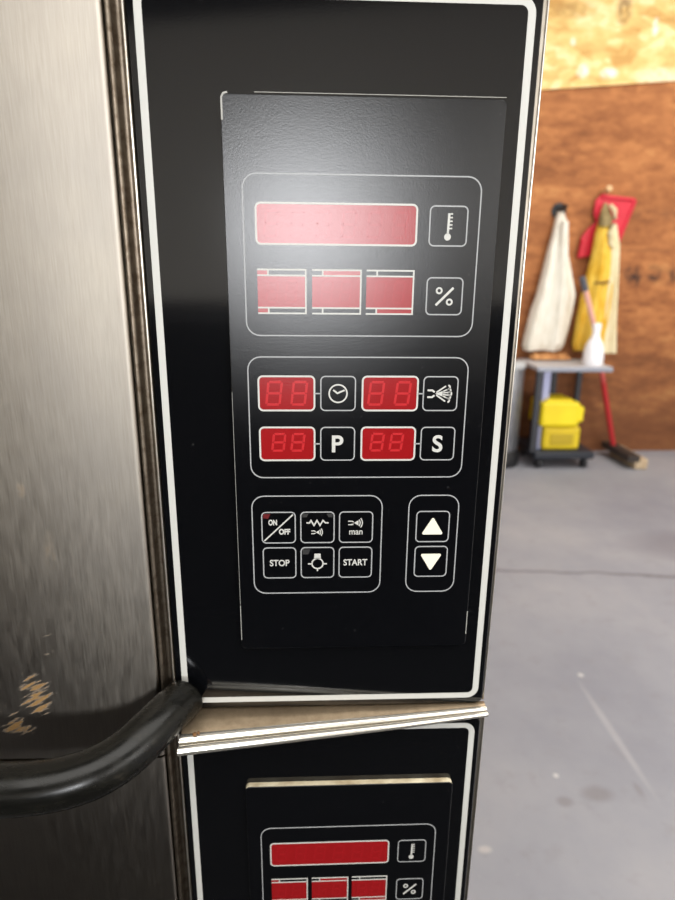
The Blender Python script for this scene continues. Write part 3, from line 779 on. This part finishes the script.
# white bottle on the cart
bt = thing('white_bottle', 'white plastic bottle standing on the cart top at its right end', 'bottle', (1.822, 3.54, .694))
t = NT('white_plastic').set(rough=.4, base=lin(250, 249, 252)); M_WP = t.m
mb = MB(); mb.sm = True
mb.lathe([(.060, 0), (.066, .006), (.064, .06), (.060, .10), (.054, .130), (.042, .155), (.028, .18), (.024, .20), (.024, .235)], 0, 0, 28); mb.build('body', M_WP, bt)
mb = MB(); mb.sm = True; mb.lathe([(.027, .228), (.027, .262), (.024, .268)], 0, 0, 24); mb.build('cap', M_WP, bt)
# crumpled brown paper
t = NT('brown_paper').set(rough=.9); t.color(t.ramp(t.noise(20, 4), [(.3, lin(166, 104, 56)), (.7, lin(214, 160, 104))])); M_PAP = t.m
mb = MB(); rnd = random.Random(4); NX, NY = 22, 8; V = []
for j in range(NY):
    for i in range(NX):
        V.append((1.50 + .27 * i / (NX - 1) + rnd.uniform(-.004, .004), 3.74 + .10 * j / (NY - 1), .697 + (.006 if j in (0, NY - 1) or i in (0, NX - 1) else .012 + rnd.uniform(0, .035))))
mb.sm = False
mb.add(V, [(j * NX + i, j * NX + i + 1, (j + 1) * NX + i + 1, (j + 1) * NX + i) for j in range(NY - 1) for i in range(NX - 1)])
o = mb.build('brown_paper', M_PAP); tag(o, 'crumpled brown paper lying on the cart top below the white garment', 'paper')
md = o.modifiers.new('s', 'SOLIDIFY'); md.thickness = .002; md.offset = 1
# steel drum beside the cart
dr = thing('steel_drum', 'grey steel drum with a dark rim standing left of the cart', 'drum', (1.275, 3.62, 0))
t = NT('drum_steel').set(metal=.8, rough=.4); t.color(t.ramp(t.noise(6, 4), [(.3, (.30, .31, .34)), (.7, (.46, .47, .5))])); M_DRUM = t.m
mb = MB(); mb.sm = True; mb.lathe([(.115, .10), (.122, .11), (.122, .66), (.118, .67)], 0, 0, 36); mb.build('body', M_DRUM, dr)
mb = MB(); mb.sm = True; mb.lathe([(.126, .665), (.130, .672), (.130, .694), (.120, .706), (.02, .712)], 0, 0, 36); mb.build('lid', simple('lid_grey', lin(186, 188, 190), .45), dr)
mb = MB(); mb.sm = True; mb.lathe([(.135, 0), (.14, .02), (.14, .10), (.12, .115)], 0, 0, 36); mb.build('base', M_BLACK, dr)

# ------------------------------------------------------------------ light
def area(name, loc, rot, sx, sy, power, col):
    l = bpy.data.lights.new(name, 'AREA'); l.shape = 'RECTANGLE'; l.size = sx; l.size_y = sy; l.energy = power; l.color = col
    o = bpy.data.objects.new(name, l); COL.objects.link(o); o.location = loc; o.rotation_euler = [math.radians(a) for a in rot]
    return o
area('window_light', (-.08, -4.3, 1.58), (90, 0, 0), .6, .5, 90, (.95, .97, 1))
area('doorway_light', (3.3, -4.3, 1.6), (90, 0, 0), 3.0, 2.6, 160, (1, .98, .95))
area('ceiling_light', (.6, -1.6, 3.5), (0, 0, 0), 4.5, 2.0, 150, (1, .97, .92))
area('added_wall_wash', (-.3, -2.1, .45), (-115, 0, 0), 4.0, .5, 60, (1, .96, .88))  # added fill hidden behind the low screen, brightens the front wall for reflections
area('ceiling_light', (2.4, 1.9, 3.5), (0, 0, 0), 3.0, 2.0, 110, (1, .96, .90))
w = bpy.data.worlds.new('world'); sc.world = w; w.use_nodes = True
w.node_tree.nodes['Background'].inputs[0].default_value = (.9, .95, 1, 1); w.node_tree.nodes['Background'].inputs[1].default_value = .4

# ------------------------------------------------------------------ camera
cam = bpy.data.cameras.new('camera'); co = bpy.data.objects.new('camera', cam); COL.objects.link(co)
R = Vector((0.99913771, -0.04051377, 0.00908084)); Uv = Vector((0.00235915, 0.27375952, 0.96179528)); Bk = Vector((-0.04145193, -0.96094451, 0.27361904))
m = Matrix((R, Uv, Bk)).transposed().to_4x4()
m.translation = Vector((-.01208, -.32866, 1.22))
co.matrix_world = m
cam.sensor_width = 36; cam.sensor_fit = 'AUTO'; cam.lens = 24.0; cam.clip_start = .01
cam.dof.use_dof = True; cam.dof.focus_distance = .335; cam.dof.aperture_fstop = 8.0
sc.camera = co
sc.view_settings.view_transform = 'Standard'; sc.view_settings.look = 'None'; sc.view_settings.gamma = 1; sc.view_settings.use_curve_mapping = False
sc.view_settings.exposure = 0
